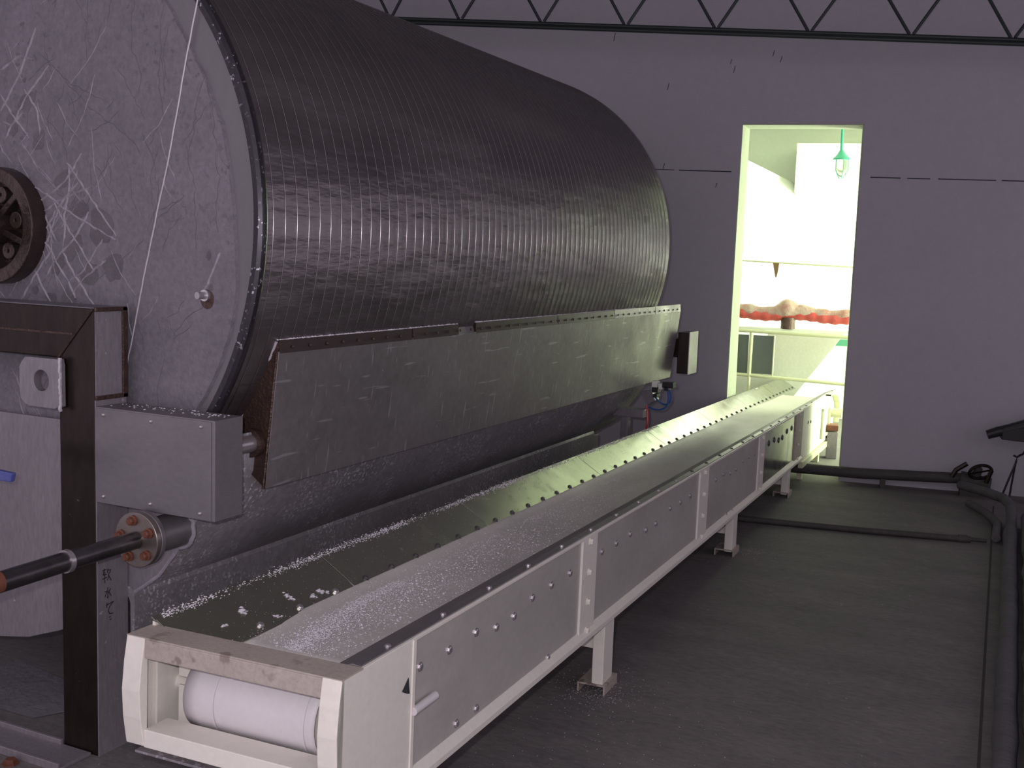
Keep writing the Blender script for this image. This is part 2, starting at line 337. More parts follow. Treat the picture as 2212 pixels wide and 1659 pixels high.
WL=[[(-3.219,.279),(-3.136,.19),(-3.067,.11),(-2.981,.018)],[(-3.29,.142),(-3.224,.048),(-3.151,-.034),(-3.088,-.11)],[(-3.345,.106),(-3.278,-.004)],[(-3.335,-.006),(-3.28,-.08),(-3.22,-.151),(-3.184,-.21)],[(-3.244,-.045),(-3.198,-.111),(-3.144,-.176),(-3.085,-.237)],[(-3.391,-.118),(-3.353,-.177),(-3.307,-.232)],[(-3.208,.269),(-3.21,.174),(-3.237,.089),(-3.234,.016),(-3.244,-.023)],[(-3.091,.198),(-3.21,.159),(-3.288,.13),(-3.335,.105)],[(-3.161,.209),(-3.229,.156),(-3.281,.102),(-3.374,-.017)],[(-3.46,.226),(-3.285,.142),(-3.184,.088),(-3.086,.047),(-2.984,.003)],[(-3.341,-.142),(-3.256,-.046),(-3.185,.008),(-3.115,.104)],[(-3.22,-.151),(-3.152,-.118),(-3.046,.008)],[(-3.557,.469),(-3.506,.535),(-3.451,.607),(-3.366,.762)],[(-3.555,.528),(-3.484,.442),(-3.408,.365)],[(-3.535,.367),(-3.409,.532),(-3.301,.627)],[(-3.433,.549),(-3.363,.464),(-3.353,.381)],[(-3.558,.432),(-3.497,.417),(-3.435,.466)],[(-3.399,-.076),(-3.326,-.005),(-3.264,.114)],[(-3.477,-.243),(-3.401,-.145),(-3.303,-.039)],[(-3.212,-.205),(-3.141,-.134),(-3.027,-.064)],[(-3.421,.061),(-3.346,.147),(-3.228,.214),(-3.146,.313)],[(-3.552,.621),(-3.454,.666),(-3.383,.647)],[(-2.586,-.171),(-2.556,-.111),(-2.524,-.047),(-2.51,-.023)]]
KL=[[(-2.759,.818),(-2.78,.703),(-2.767,.65),(-2.784,.574),(-2.768,.456),(-2.756,.415)],[(-2.894,.827),(-2.908,.677),(-2.864,.596),(-2.871,.512)],[(-2.593,.592),(-2.563,.508),(-2.537,.424),(-2.545,.373),(-2.525,.335),(-2.529,.263),(-2.511,.231),(-2.532,.134),(-2.52,.043)],[(-2.655,.33),(-2.647,.271),(-2.625,.231),(-2.621,.106),(-2.616,-.019)],[(-2.583,.553),(-2.617,.464),(-2.629,.362),(-2.651,.308)],[(-2.659,.685),(-2.655,.601),(-2.641,.569)],[(-3.082,-.139),(-3.005,-.093),(-2.918,-.036),(-2.851,.015)],[(-3.079,.206),(-3.034,.263),(-3.0,.327)],[(-3.416,.231),(-3.347,.13),(-3.301,.029)],[(-3.221,.567),(-3.087,.458),(-2.934,.374)],[(-3.347,.67),(-3.198,.558),(-3.042,.496)],[(-2.808,.072),(-2.744,.113),(-2.672,.161)],[(-2.775,.403),(-2.828,.333)],[(-2.521,.41),(-2.502,.401)],[(-2.511,.292),(-2.482,.269),(-2.472,.254)],[(-2.786,.112),(-2.692,.153)]]
def ribbons(lines,w,y0,y1,jit=.006):
    mb=MB()
    for l in lines:
        pts=[]
        for (a,b) in zip(l[:-1],l[1:]):
            n=max(2,int((V(b)-V(a)).length/.02))
            for k in range(n): q=V(a).lerp(V(b),k/n); pts.append(q+V((random.uniform(-jit,jit),random.uniform(-jit,jit)))*.5)
        pts.append(V(l[-1]))
        rowsL=[]
        for i,q in enumerate(pts):
            d=(pts[min(i+1,len(pts)-1)]-pts[max(i-1,0)]).normalized(); n=V((-d.y,d.x))*w*random.uniform(.5,1.2)/2*(.4 if i in (0,len(pts)-1) else 1)
            rowsL.append([V((q.x-n.x,y0,q.y-n.y)),V((q.x,y1,q.y)),V((q.x+n.x,y0,q.y+n.y))])
        mb.strip(rowsL)
    return mb
extra=[]
for _ in range(110):
    a=random.uniform(0,2*math.pi); r=random.uniform(.15,.9); c=V((DC.x+r*math.sin(a),DC.z+r*math.cos(a))); 
    th=random.choice((-.95,.85,.6,-1.2))+random.uniform(-.25,.25); l=random.uniform(.04,.15); d=V((math.cos(th),math.sin(th)))*l
    extra.append([tuple(c-d),tuple(c+V((d.y,-d.x))*.12),tuple(c+d)])
obj('crust_ridges',ribbons(WL,.011,Y0-.005,Y0-.011),m_ridge,drum,kind='stuff',label='white crisscross ridges of dried slurry')
obj('fine_crust_ridges',ribbons(extra,.0045,Y0-.005,Y0-.009),m_ridge,drum,kind='stuff')
for _ in range(70):
    a=random.uniform(.2,3.0); r=random.uniform(.3,1.03); c=V((DC.x+r*math.sin(a),DC.z+r*math.cos(a))); th=random.choice((1.57,1.4,-.9,.7))+random.uniform(-.3,.3); l=random.uniform(.02,.11); d=V((math.cos(th),math.sin(th)))*l
    if (c+d-V((DC.x,DC.z))).length<1.05 and (c-d-V((DC.x,DC.z))).length<1.05: KL.append([tuple(c-d),tuple(c+V((d.y,-d.x))*random.uniform(-.25,.25)),tuple(c+d)])
obj('crust_cracks',ribbons(KL,.0030,Y0-.0062,Y0-.0068,.012),m_crack,drum,kind='stuff',label='thin dark cracks in the crust')
def blob(cx,cz,rx,rz,rot=0,n=14,y=Y0-.0068):
    return [V((cx+rx*math.cos(a)*math.cos(rot)-rz*math.sin(a)*math.sin(rot),y,cz+rx*math.cos(a)*math.sin(rot)+rz*math.sin(a)*math.cos(rot))) for a in [2*math.pi*k/n for k in range(n)] for j in [0]]
mb=MB()
for (x,z,a,b,ro) in ((-3.16,.11,.045,.035,.4),(-3.06,.05,.06,.075,-.4),(-3.19,-.02,.035,.06,-.6),(-3.12,-.12,.05,.04,.3),(-3.27,-.09,.03,.05,-.6),(-3.22,-.21,.035,.03,0),(-3.31,-.215,.03,.02,0),(-3.39,-.19,.02,.016,0),(-3.42,.5,.05,.035,.5),(-3.5,.42,.03,.05,0),(-3.24,.22,.05,.03,.5),(-3.0,-.09,.05,.05,0),(-3.36,.36,.04,.03,.7),(-2.56,-.036,.011,.018,0),(-2.552,-.145,.012,.013,0)):
    pts=blob(x,z,a,b,ro); c=V((x,Y0-.0066,z)); pts=[c+(p-c)*random.uniform(.75,1.15) for p in pts]
    mb.add([c]+pts,[(0,1+k,1+(k+1)%len(pts)) for k in range(len(pts))])
obj('bare_patches',mb,m_patch,drum,kind='stuff',label='darker bare patches between ridges')
seam=[(-2.585,.93),(-2.61,.81),(-2.66,.617),(-2.732,.31),(-2.80,.072),(-2.862,-.156),(-2.918,-.373),(-2.98,-.6)]
pts=[]
for a,b in zip(seam[:-1],seam[1:]):
    for k in range(8): q=V(a).lerp(V(b),k/8); pts.append((q.x+random.uniform(-.001,.001),Y0-.007,q.y))
mb=MB(); mb.tube(pts,.0032,6); obj('weld_seam',mb,m_seam,drum,smooth=True,label='pale raised weld seam')
# small stud with rust halo and wire
mb=MB(); mb.tube([(-2.572,Y0-.006,-.172),(-2.578,Y0-.045,-.172)],[.013,.013],10); mb.annulus((-2.572,Y0-.006,-.172),(0,-1,0),.005,.02,.012,14); obj('stud',mb,m_bolt,drum,smooth=True)
mb=MB(); mb.add([V((-2.567,Y0-.0065,-.185))]+blob(-2.567,-.185,.030,.034,0,16,Y0-.0065),[(0,1+k,1+(k+1)%16) for k in range(16)]); obj('rust_stain',mb,m_weld,drum)
# hub flange
hub=MB(); HY=2.868; HC=V((DC.x,HY,.045))
hub.annulus(HC,(0,1,0),.165,.217,.07,64); hub.annulus((DC.x,HY+.045,.045),(0,1,0),.01,.17,.03,48)
ho=obj('hub_flange',hub,m_hub,drum,bevel=.004,label='brown cast hub flange')
q=MB()
for k in range(6):
    a=2*math.pi*k/6+.35; p=HC+V((math.sin(a)*.12,.0,math.cos(a)*.12)); 
    q.annulus(p+V((0,.01,0)),(0,1,0),.006,.032,.04,14)
    b=a+math.pi/6; d=V((math.sin(b),0,math.cos(b))); e=V((math.cos(b),0,-math.sin(b)))*.012
    q.hexa([HC+d*.03-e,HC+d*.17-e,HC+d*.17+e,HC+d*.03+e,HC+d*.03-e+V((0,.05,0)),HC+d*.17-e+V((0,.05,0)),HC+d*.17+e+V((0,.05,0)),HC+d*.03+e+V((0,.05,0))])
obj('hub_ribs',q,m_hub,ho,bevel=.003)
q=MB(); q.tube([(DC.x,2.45,.045),(DC.x,HY+.06,.045)],.075,24); obj('axle',q,m_hub,drum,smooth=True)
# ------------------------------------------------------------------ SLURRY TANK UNDER THE DRUM
tank=thing('slurry_tank',(-3.6,2.9,FZ),'dusty stainless slurry tank curving under the drum, skirt down to the floor','tank')
prof=[(-2.50,-.66),(-2.515,-.80),(-2.56,-.90),(-2.61,-.985),(-2.677,-1.076),(-2.753,-1.172),(-2.83,-1.228),(-2.93,-1.29),(-3.09,-1.39),(-3.249,-1.472),(-3.42,-1.53),(-3.6,-1.56)]
full=prof+[(-7.2-x,z) for x,z in prof[-2::-1]]
TY0,TY1=2.912,7.62
mb=MB(); mb.strip([[V((x,TY0+.0+(TY1-TY0)*k/8,z)) for x,z in full] for k in range(9)])
o=obj('tank_belly',mb,m_tank,tank,smooth=True); sm=o.modifiers.new('solid','SOLIDIFY'); sm.thickness=.008*S
mb=MB(); mb.prism([(x,TY0-.012,z) for x,z in full],(0,.012,0)); obj('tank_end_plate',mb,m_side,tank,bevel=.002)
mb=MB(); mb.prism([(x,TY1,z) for x,z in full],(0,.012,0)); obj('tank_end_plate',mb,m_side,tank)
mb=MB(); 
for x,z in prof[3:8]: pass
mb.tube([(x+.002,TY0-.012,z-.002) for x,z in prof[1:9]],.007,6); obj('weld_bead',mb,m_ridge,tank,smooth=True,label='white-crusted weld along the tank edge')
mb=MB(); mb.prism([(-2.905,TY0-.02,-1.235),(-2.875,TY0-.02,-1.245),(-2.865,TY0-.02,-1.27),(-2.865,TY0-.02,-1.75),(-2.885,TY0-.02,-1.75),(-2.885,TY0-.02,-1.30)],(0,7.42-TY0+.02,0)); obj('skirt',mb,m_tank,tank,label='vertical skirt plate below the tank')
for yy in (3.6,5.6,7.55):
    mb=MB(); mb.box((-3.0,yy-.05,FZ),(-2.9,yy+.05,-1.3)); obj('leg',mb,m_side,tank,bevel=.004)
mb=MB(); mb.box((-2.66,7.40,-1.36),(-2.60,7.46,-1.10)); mb.box((-2.8,7.38,-1.12),(-2.48,7.48,-1.06)); obj('far_bracket',mb,m_side,tank,bevel=.004)
mb=MB(); mb.prism([(-2.50,7.5,-1.04),(-2.44,7.5,-1.0),(-2.47,7.5,-.93),(-2.56,7.5,-.95)],(0,.1,0)); obj('far_lug',mb,m_side,tank)
# inlet pipe with flanges
pc=V((-2.652,0,-.985))
inlet=thing('flanged_inlet_pipe',(-2.67,2.7,-1.1),'sooty steel pipe bolted by a round flange to the tank end','pipe')
mb=MB(); mb.annulus((pc.x,2.685,pc.z),(0,1,0),.02,.094,.02,48); obj('flange',mb,m_flange,inlet,smooth=True,bevel=.002,label='stained outer flange disc')
mb=MB(); mb.annulus((pc.x,2.708,pc.z),(0,1,0),.02,.094,.02,48); obj('flange',mb,m_steel,inlet,smooth=True,bevel=.002)
mb=MB(); mb.annulus((pc.x,2.7045,pc.z),(0,1,0),.02,.088,.004,48); obj('gasket',mb,m_black,inlet,smooth=True)
mb=MB(); mb.tube([(pc.x+.01,2.72,pc.z),(pc.x+.01,2.895,pc.z)],.062,32); obj('stub_pipe',mb,m_steel,inlet,smooth=True)
mb=MB(); mb.tube([(pc.x+.01+.062*math.cos(a),2.882+random.uniform(-.006,.004),pc.z+.068*math.sin(a)) for a in [k*math.pi/14 for k in range(28)]],.009,7,closed=True); obj('weld_bead',mb,m_ridge,inlet,smooth=True,label='lumpy white weld around the stub')
bolts('rusty_bolt',[(pc.x+.066*math.cos(math.radians(a)),2.684,pc.z+.066*math.sin(math.radians(a))) for a in (100,172,244,316,28)],(0,-1,0),.0135,.022,m_rust,inlet,seg=8,label='rusty orange flange bolt')
mb=MB(); mb.tube([(pc.x,2.69,pc.z),(pc.x,2.40,pc.z-.003)],.030,28); mb.tube([(pc.x,2.40,pc.z-.003),(pc.x-.01,1.6,pc.z-.02)],.0315,28); obj('pipe',mb,m_pipe,inlet,smooth=True)
mb=MB(); mb.tube([(pc.x,2.402,pc.z-.003),(pc.x,2.386,pc.z-.003)],.0365,28); obj('weld_collar',mb,m_bolt,inlet,smooth=True)
mb=MB(); mb.tube([(pc.x,2.15,pc.z-.005),(pc.x-.005,1.95,pc.z-.01)],.0325,28); obj('rust_band',mb,m_rust,inlet,smooth=True)
# ------------------------------------------------------------------ MACHINE FRAME
frame=thing('machine_frame',(-2.98,2.75,FZ),'brown welded steel frame post and top beam, coloured dark for reflections, in front of the tank','frame')
XL,XR,FY0,FY1=-3.07,-2.902,2.75,2.895
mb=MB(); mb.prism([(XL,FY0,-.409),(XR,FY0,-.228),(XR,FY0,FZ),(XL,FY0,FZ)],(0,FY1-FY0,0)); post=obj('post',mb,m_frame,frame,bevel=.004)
mb=MB(); mb.box((XR-.001,FY0+.002,FZ),(XR+.004,FY1-.002,-.545)); obj('post_side',mb,m_side,frame,label='scratched side of the post, coloured paler for the light on it')  # lit side of the post: its light is put into a paler material
mb=MB(); mb.box((XR-.001,FY0+.004,-.53),(XR+.003,FY1-.02,-.24)); obj('end_cap',mb,m_side,frame,label='grey recessed cap on the beam end')
mb=MB(); mb.box((XR,FY1-.022,-.545),(XR+.010,FY1,-.225)); mb.box((XR,FY0,-.545),(XR+.010,FY1,-.530)); mb.box((XR,FY0,-.24),(XR+.010,FY1,-.225)); obj('cap_lip',mb,m_weld,frame,bevel=.002,label='brown welded lip round the beam end')
mb=MB(); mb.prism([(-5.2,FY0,-.228),(XR,FY0,-.228),(XL,FY0,-.409),(-5.2,FY0,-.409)],(0,FY1-FY0,0)); beam=obj('top_beam',mb,m_frame,frame,bevel=.004)
mb=MB(); mb.box((-5.2,FY0,-.2295),(XR,FY1,-.226)); obj('beam_top',mb,m_face,frame,label='powdered top of the beam')
mb=MB(); mb.tube([(XL,FY0-.002,-.409),(XR-.002,FY0-.002,-.23)],.004,6); obj('mitre_weld',mb,m_weld,frame)
mb=MB(); mb.box((-5.2,FY0-.002,-.325),(XL+.07,FY0+.002,-.318)); obj('beam_crease',mb,m_weld,frame)
# lifting lug with a hole
def lug():
    mb=MB(); cx,cz,r=-3.118,-.49,.037; n=32; y0,y1=2.715,2.745
    out=[]
    for k in range(n):
        a=2*math.pi*k/n; c,s_=math.cos(a),math.sin(a)
        x0,x1,z0,z1=-3.225,-3.032,-.585,-.41; 
        t=min(((x1-cx)/c if c>1e-6 else (x0-cx)/c if c<-1e-6 else 9),((z1-cz)/s_ if s_>1e-6 else (z0-cz)/s_ if s_<-1e-6 else 9))
        px,pz=cx+c*t,cz+s_*t
        ch=.03
        if px<x0+ch and pz>z1-ch: d=(ch-((px-x0)+(z1-pz)))/2; px+=max(d,0); pz-=max(d,0)
        if px<x0+ch and pz<z0+ch: d=(ch-((px-x0)+(pz-z0)))/2; px+=max(d,0); pz+=max(d,0)
        out.append((px,pz))
    for y in (y0,y1):
        mb.add([V((cx+r*math.cos(2*math.pi*k/n),y,cz+r*math.sin(2*math.pi*k/n))) for k in range(n)]+[V((x,y,z)) for x,z in out],[(k,(k+1)%n,(k+1)%n+n,k+n) for k in range(n)])
    b=2*n
    mb.f+=[(k,(k+1)%n,(k+1)%n+b,k+b) for k in range(n)]+[(k+n,(k+1)%n+n,(k+1)%n+n+b,k+n+b) for k in range(n)]
    return mb
obj('lifting_lug',lug(),m_side,frame,bevel=.002,label='lifting lug plate with a round hole')
mb=MB(); mb.tube([(-3.034,2.722+random.uniform(-.002,.002),-.405-.185*k/24) for k in range(25)],.007,7); obj('lug_weld',mb,m_seam,frame,smooth=True,label='bright weld bead on the lug')
# base beam at the floor
mb=MB(); mb.box((-5.2,2.60,FZ),(-2.93,2.745,FZ+.012)); mb.box((-5.2,2.735,FZ),(XL,2.748,FZ+.03)); mb.box((-5.2,2.595,FZ),(-2.93,2.607,FZ+.03)); obj('base_beam',mb,m_side,frame,bevel=.002)
bolts('anchor_bolt',[(-3.12,2.56,FZ+.0)],(0,0,1),.022,.02,m_rust,frame,seg=6,label='rusty anchor bolt')
mb=MB(); mb.add([(-3.9,2.86,FZ+.003),(-3.355,2.857,FZ+.003),(-3.2,3.12,FZ+.003),(-3.9,3.25,FZ+.003)],[(0,1,2,3)]); obj('powder_film',mb,m_face,floor)
# marker writing on the post side (two characters and a scribble)
GL=[[[(.05,.9),(.5,.93)],[(.28,1.0),(.1,.62),(.5,.62)],[(.3,.8),(.3,.1)],[(.02,.38),(.55,.42)],[(.68,.95),(.58,.7)],[(.62,.82),(.95,.84),(.85,.65)],[(.78,.7),(.6,.2)],[(.72,.5),(.98,.15)]],
    [[(.5,1.0),(.5,.1),(.38,.2)],[(.1,.7),(.4,.7),(.12,.25)],[(.85,.85),(.6,.55)],[(.6,.6),(.95,.2)]],
    [[(.1,.85),(.9,.95),(.5,.75),(.3,.5),(.45,.3),(.85,.25)],[(.2,1.0),(.15,.7)],[(.4,.08),(.6,.1)],[(.45,-.08),(.65,-.04)]]]
mb=MB()
for g_,(y0,z0,wy,hz) in zip(GL,((2.772,-1.205,.042,.058),(2.780,-1.262,.036,.044),(2.785,-1.335,.044,.062))):
    for st in g_: 
        P=[V((XR+.0045,y0+a*wy,z0+b*hz)) for a,b in st]
        for a,b in zip(P[:-1],P[1:]):
            d=(b-a).normalized(); n=V((0,-d.z,d.y))*.0016
            mb.hexa([a-n-V((.0005,0,0)),b-n-V((.0005,0,0)),b+n-V((.0005,0,0)),a+n-V((.0005,0,0)),a-n+V((.0006,0,0)),b-n+V((.0006,0,0)),b+n+V((.0006,0,0)),a+n+V((.0006,0,0))])
obj('marker_writing',mb,m_mark,frame,label='black handwritten characters')
# ------------------------------------------------------------------ STEEL COVER BOX
bx=thing('steel_cover_box',(-2.64,2.83,-.905),'grey stainless box held by six screws, beside the brown post','box')
mb=MB(); mb.box((-2.897,2.75,-.902),(-2.374,2.89,-.565)); obj('box_body',mb,m_steel,bx,bevel=.003)
mb=MB(); mb.box((-2.896,2.747,-.90),(-2.388,2.7505,-.570)); obj('box_lid',mb,m_steel,bx,bevel=.0015)
bolts('screw',[(-2.857,2.747,-.590),(-2.643,2.747,-.592),(-2.428,2.747,-.589),(-2.861,2.747,-.875),(-2.648,2.747,-.874),(-2.433,2.747,-.878)],(0,-1,0),.0075,.007,m_bolt,bx,seg=10,dome=True)
mb=MB()
for _ in range(70): mb.lump((random.uniform(-2.87,-2.40),random.uniform(2.79,2.88),-.565),random.uniform(.002,.006),.5)
obj('powder_on_box',mb,m_powder,None,label='white powder crumbs on the cover box top',cat='powder',kind='stuff')
# ------------------------------------------------------------------ SCRAPER TROUGH
tr=thing('scraper_trough',(-2.47,3.12,-.87),'long scratched stainless scraper trough hinged against the drum side','scraper')
SY0,SY1=3.12,7.9
sec=[(-2.41,-.372),(-2.467,-.865),(-2.555,-.79),(-2.575,-.66)]
mb=MB(); mb.prism([(-2.413,SY0,-.366),(-2.405,SY0,-.366),(-2.462,SY0,-.867),(-2.470,SY0,-.867)],(0,SY1-SY0,0)); obj('face_plate',mb,m_plate,tr,bevel=.0015,label='long scratched face plate')
mb=MB(); mb.prism([(-2.467,SY0+.01,-.867),(-2.553,SY0+.01,-.79),(-2.558,SY0+.01,-.782),(-2.467,SY0+.01,-.857)],(0,SY1-SY0-.02,0)); obj('bottom_plate',mb,m_plate,tr)
# upper flap of brown strip segments, standing up to the drum
edges=[3.12,4.035,4.45,4.62,5.6,6.5,7.3,7.9]
def zt(yy): return -.325+.009*(yy-3.12)/4.78
for a,b in zip(edges[:-1],edges[1:]):
    if abs(a-4.45)<.01: continue
    mb=MB(); P=[(-2.4125,-.372),(-2.4035,-.372),(-2.408,zt(a)),(-2.416,zt(a))]; mb.prism([(x,a+.004,z) for x,z in P],(0,b-a-.008,0)); obj('wiper_strip',mb,m_strip if a<6.4 else m_plate,tr,bevel=.001)
mb=MB(); mb.prism([(-2.42,4.45,-.375),(-2.412,4.45,-.375),(-2.425,4.45,-.33),(-2.433,4.45,-.33)],(0,.17,0)); obj('wiper_strip',mb,m_plate,tr,label='bare gap piece of the wiper strip')
bolts('strip_rivet',[(-2.4035,3.12+.075+.105*k,-.352) for k in range(45)],(1,0,.1),.0065,.005,m_weld,tr,seg=8,dome=True)
mb=MB()
yy=3.12
while yy<6.9:
    if not 4.44<yy<4.62: mb.lump((-2.412,yy,zt(yy)),random.uniform(.004,.0075)*(1 if yy<5 else .75),.8)
    yy+=random.uniform(.004,.012)
obj('powder_ridge',mb,m_powder,tr,kind='stuff',label='white powder line on the strip edge')
# end plate with pivot boss
mb=MB(); mb.prism([(-2.413,SY0,-.33),(-2.408,SY0,-.34),(-2.462,SY0,-.867),(-2.552,SY0,-.80),(-2.592,SY0,-.70),(-2.585,SY0,-.63),(-2.555,SY0,-.56)],(0,.01,0)); obj('end_plate',mb,m_weld,tr,bevel=.001,label='brown welded end plate')
mb=MB(); mb.tube([(-2.414+(-2.470+2.414)*k/30+random.uniform(-.001,.001),SY0-.001,-.372-(.495)*k/30) for k in range(31)],.0055,6); obj('edge_weld',mb,m_weld,tr,smooth=True)
mb=MB(); mb.tube([(-2.413+(-2.575+2.413)*k/24+random.uniform(-.003,.003),SY0-.002,-.33-(.29)*k/24) for k in range(25)],.0065,6); obj('edge_weld',mb,m_seam,tr,smooth=True,label='crusty weld along the drum side')
bc=V((-2.508,0,-.70))
mb=MB(); mb.annulus((bc.x,SY0-.03,bc.z),(0,1,0),.036,.052,.03,32); obj('pivot_boss',mb,m_weld,tr,smooth=True,label='brown pivot boss ring')
mb=MB(); mb.tube([(bc.x,2.88,bc.z),(bc.x,SY0,bc.z)],.034,28); obj('pivot_pin',mb,m_bolt,tr,smooth=True,label='bright pivot pin')
mb=MB(); mb.prism([(-2.60,SY1-.01,-.62),(-2.41,SY1-.01,-.34),(-2.467,SY1-.01,-.865),(-2.555,SY1-.01,-.79)],(0,.01,0)); obj('end_plate',mb,m_plate,tr)
# far end bracket box
fb=thing('far_bearing_box',(-2.2,8.0,-.85),'small brown and grey steel box at the far end of the scraper trough','box')
mb=MB(); mb.box((-2.43,7.95,-.84),(-2.345,8.17,-.53)); obj('box_body',mb,m_frame,fb,bevel=.003)
mb=MB(); mb.box((-2.345,7.945,-.845),(-2.338,8.17,-.525)); obj('box_cover',mb,m_panel,fb,bevel=.003)
mb=MB(); mb.tube([(-2.50,7.9,-.66),(-2.50,8.0,-.66)],.034,20); mb.box((-2.54,7.96,-.72),(-2.42,8.1,-.58)); obj('shaft',mb,m_frame,fb)
# pneumatic valve block with hoses
vb=thing('air_valve_block',(-2.37,7.42,-.95),'small black air valve block under the trough far end','valve')
mb=MB(); mb.box((-2.425,7.36,-.925),(-2.385,7.42,-.845)); mb.box((-2.375,7.36,-.90),(-2.345,7.42,-.86)); obj('valve_body',mb,m_white,vb,bevel=.002,label='white and grey valve body')
mb=MB(); mb.box((-2.42,7.35,-.925),(-2.375,7.43,-.888)); mb.box((-2.41,7.35,-.96),(-2.38,7.43,-.935)); mb.box((-2.345,7.35,-.885),(-2.265,7.42,-.845)); mb.box((-2.33,7.35,-.905),(-2.30,7.42,-.875)); obj('solenoid',mb,m_black,vb,bevel=.002)
def bez(p,n=16):
    out=[]; 
    for i in range(n+1):
        t=i/n; a=[V(q) for q in p]
        while len(a)>1: a=[a[k].lerp(a[k+1],t) for k in range(len(a)-1)]
        out.append(a[0])
    return out
mb=MB(); mb.tube(bez([(-2.315,7.38,-.90),(-2.28,7.4,-1.02),(-2.34,7.4,-1.08),(-2.46,7.42,-1.04)]),.006,8); h1=obj('air_hose',mb,m_bhose,smooth=True,label='outer blue air hose looping under the black valve block',cat='hose',group='blue air hoses')
mb=MB(); mb.tube(bez([(-2.30,7.38,-.90),(-2.27,7.42,-1.0),(-2.33,7.42,-1.06),(-2.42,7.42,-.96)]),.006,8); obj('air_hose',mb,m_bhose,smooth=True,label='inner blue air hose rising back to the black valve block',cat='hose',group='blue air hoses')
mb=MB(); mb.tube(bez([(-2.475,7.42,-1.03),(-2.455,7.41,-1.1),(-2.452,7.40,-1.16),(-2.465,7.40,-1.20)]),.007,8); obj('red_hose',mb,m_rhose,smooth=True,label='short red hose hanging below the tank far end',cat='hose')
# ------------------------------------------------------------------ BELT CONVEYOR
base=cv(0,-.3,0); base.z=FZ
cvy=thing('belt_conveyor',tuple(base),'long cream belt conveyor running from the foreground through the doorway','conveyor')
def fb_(name,a,b,mat,bevel=.002,parent=None,**k):
    mb=MB(); mb.fbox(cv,a,b); return obj(name,mb,mat,parent or cvy,bevel=bevel,**k)
# tail end frame
def side_plate(l0,l1,name,ends):
    pr=[(0,0),(-.012,-.07),(-.019,-.144),(-.014,-.22),(.0,-.298),(.12,-.33),(.37,-.425),(.37,0)]
    mb=MB(); mb.prism([cv(s,l0,h) for s,h in pr],cv(0,l1,0)-cv(0,l0,0)); return obj(name,mb,m_paint,cvy,bevel=.002)
side_plate(-.672,-.664,'end_side_plate',0); side_plate(-.008,0.006,'end_side_plate',1)
def stile(l0,l1):
    pr=[(-.001,0),(-.013,-.07),(-.020,-.144),(-.015,-.22),(-.001,-.300),(.012,-.300),(.012,0)]
    mb=MB(); mb.prism([cv(s,l0,h) for s,h in pr],cv(0,l1,0)-cv(0,l0,0)); return obj('end_stile',mb,m_paint,cvy,bevel=.002)
stile(-.671,-.610); stile(-.051,.006)
fb_('end_top_beam',(-.002,-.610,-.056),(.10,-.051,-.004),m_paintd,.002,label='grimy top cross beam of the tail end')
fb_('end_top_cover',(-.001,-.672,-.004),(.10,.006,.001),m_paintd,.001)
fb_('end_bottom_beam',(-.002,-.610,-.302),(.09,-.051,-.252),m_paint)
fb_('take_up_bracket',(.13,-.606,-.07),(.137,-.560,-.145),m_paint,.001); fb_('take_up_bracket',(.13,-.606,-.17),(.137,-.560,-.285),m_paint,.001)
fb_('inner_web',(.10,-.663,-.33),(.30,-.655,-.01),m_paint,.001)
fb_('floor_pan',(.02,-.66,-.335),(.40,-.01,-.328),m_tank,.001,label='powder-dusted bottom pan')
fb_('scraper_bracket',(.10,-.44,-.33),(.115,-.395,-.28),m_paint,.001); fb_('scraper_bracket',(.13,-.36,-.33),(.145,-.33,-.28),m_paint,.001)
bolts('bolt',[cv(.098,-.445,-.30)],-cd,.009,.012,m_bolt,cvy)
# tail pulley and belt
PS,PH,PR_=.195,-.19,.106
mb=MB(); mb.tube([cv(PS,-.530,PH),cv(PS,-.14,PH)],PR_-.004,48,cap=False); mb.tube([cv(PS,-.66,PH),cv(PS,-.01,PH)],.022,20); mb.annulus(cv(PS,-.525,PH),sd,.022,PR_-.006,.006,32); mb.annulus(cv(PS,-.14,PH),sd,.022,PR_-.006,.006,32)
o=obj('tail_pulley',mb,m_paint,cvy,smooth=True)
# belt: closed loop, flat at the pulley, troughed beyond
def beltrow(s,h0,flat):   # cross profile at station
    pr=[(-.545,.035),(-.51,.018),(-.475,0),(-.35,-.004),(-.20,-.002),(-.115,.012),(-.085,.02)]
    prf=[(-.555,0),(-.51,0),(-.475,0),(-.35,0),(-.20,0),(-.15,0),(-.130,0)]
    return [cv(s,a+(b_-a)*flat,h0+(h+(h2-h)*flat)) for (a,h),(b_,h2) in zip(pr,prf)]
rows=[]
for k in range(25):
    a=-math.pi/2-math.pi*k/24*1.0; an=math.pi*1.5-math.pi*k/24      # from bottom round the front to top
    s=PS+PR_*math.cos(an); h=PH+PR_*math.sin(an)
    prf=[-.555,-.51,-.475,-.35,-.20,-.15,-.130]; rows.append([cv(s,l,h) for l in prf])
top0=PH+PR_
for s,fl in ((.26,.9),(.34,.5),(.45,0.1),(.6,0),(2,0),(4,0),(6,0),(7.6,0),(8.4,.6),(8.95,1)): rows.append(beltrow(s,top0-.012+.004*(1-fl)+.012*fl*fl,fl))
for k in range(1,13):
    an=math.pi/2-math.pi*k/12; rows.append([cv(8.95+.1*math.cos(an),l,PH+.006+PR_*math.sin(an)) for l in prf])
rows.append([cv(PS,l,PH-PR_) for l in prf])
nfront=27
mb=MB(); mb.strip(rows[:26]); o=obj('belt_wrap',mb,m_belt,cvy,smooth=True,label='clean white belt wrapped round the tail pulley'); sm=o.modifiers.new('s','SOLIDIFY'); sm.thickness=.004; sm.offset=0
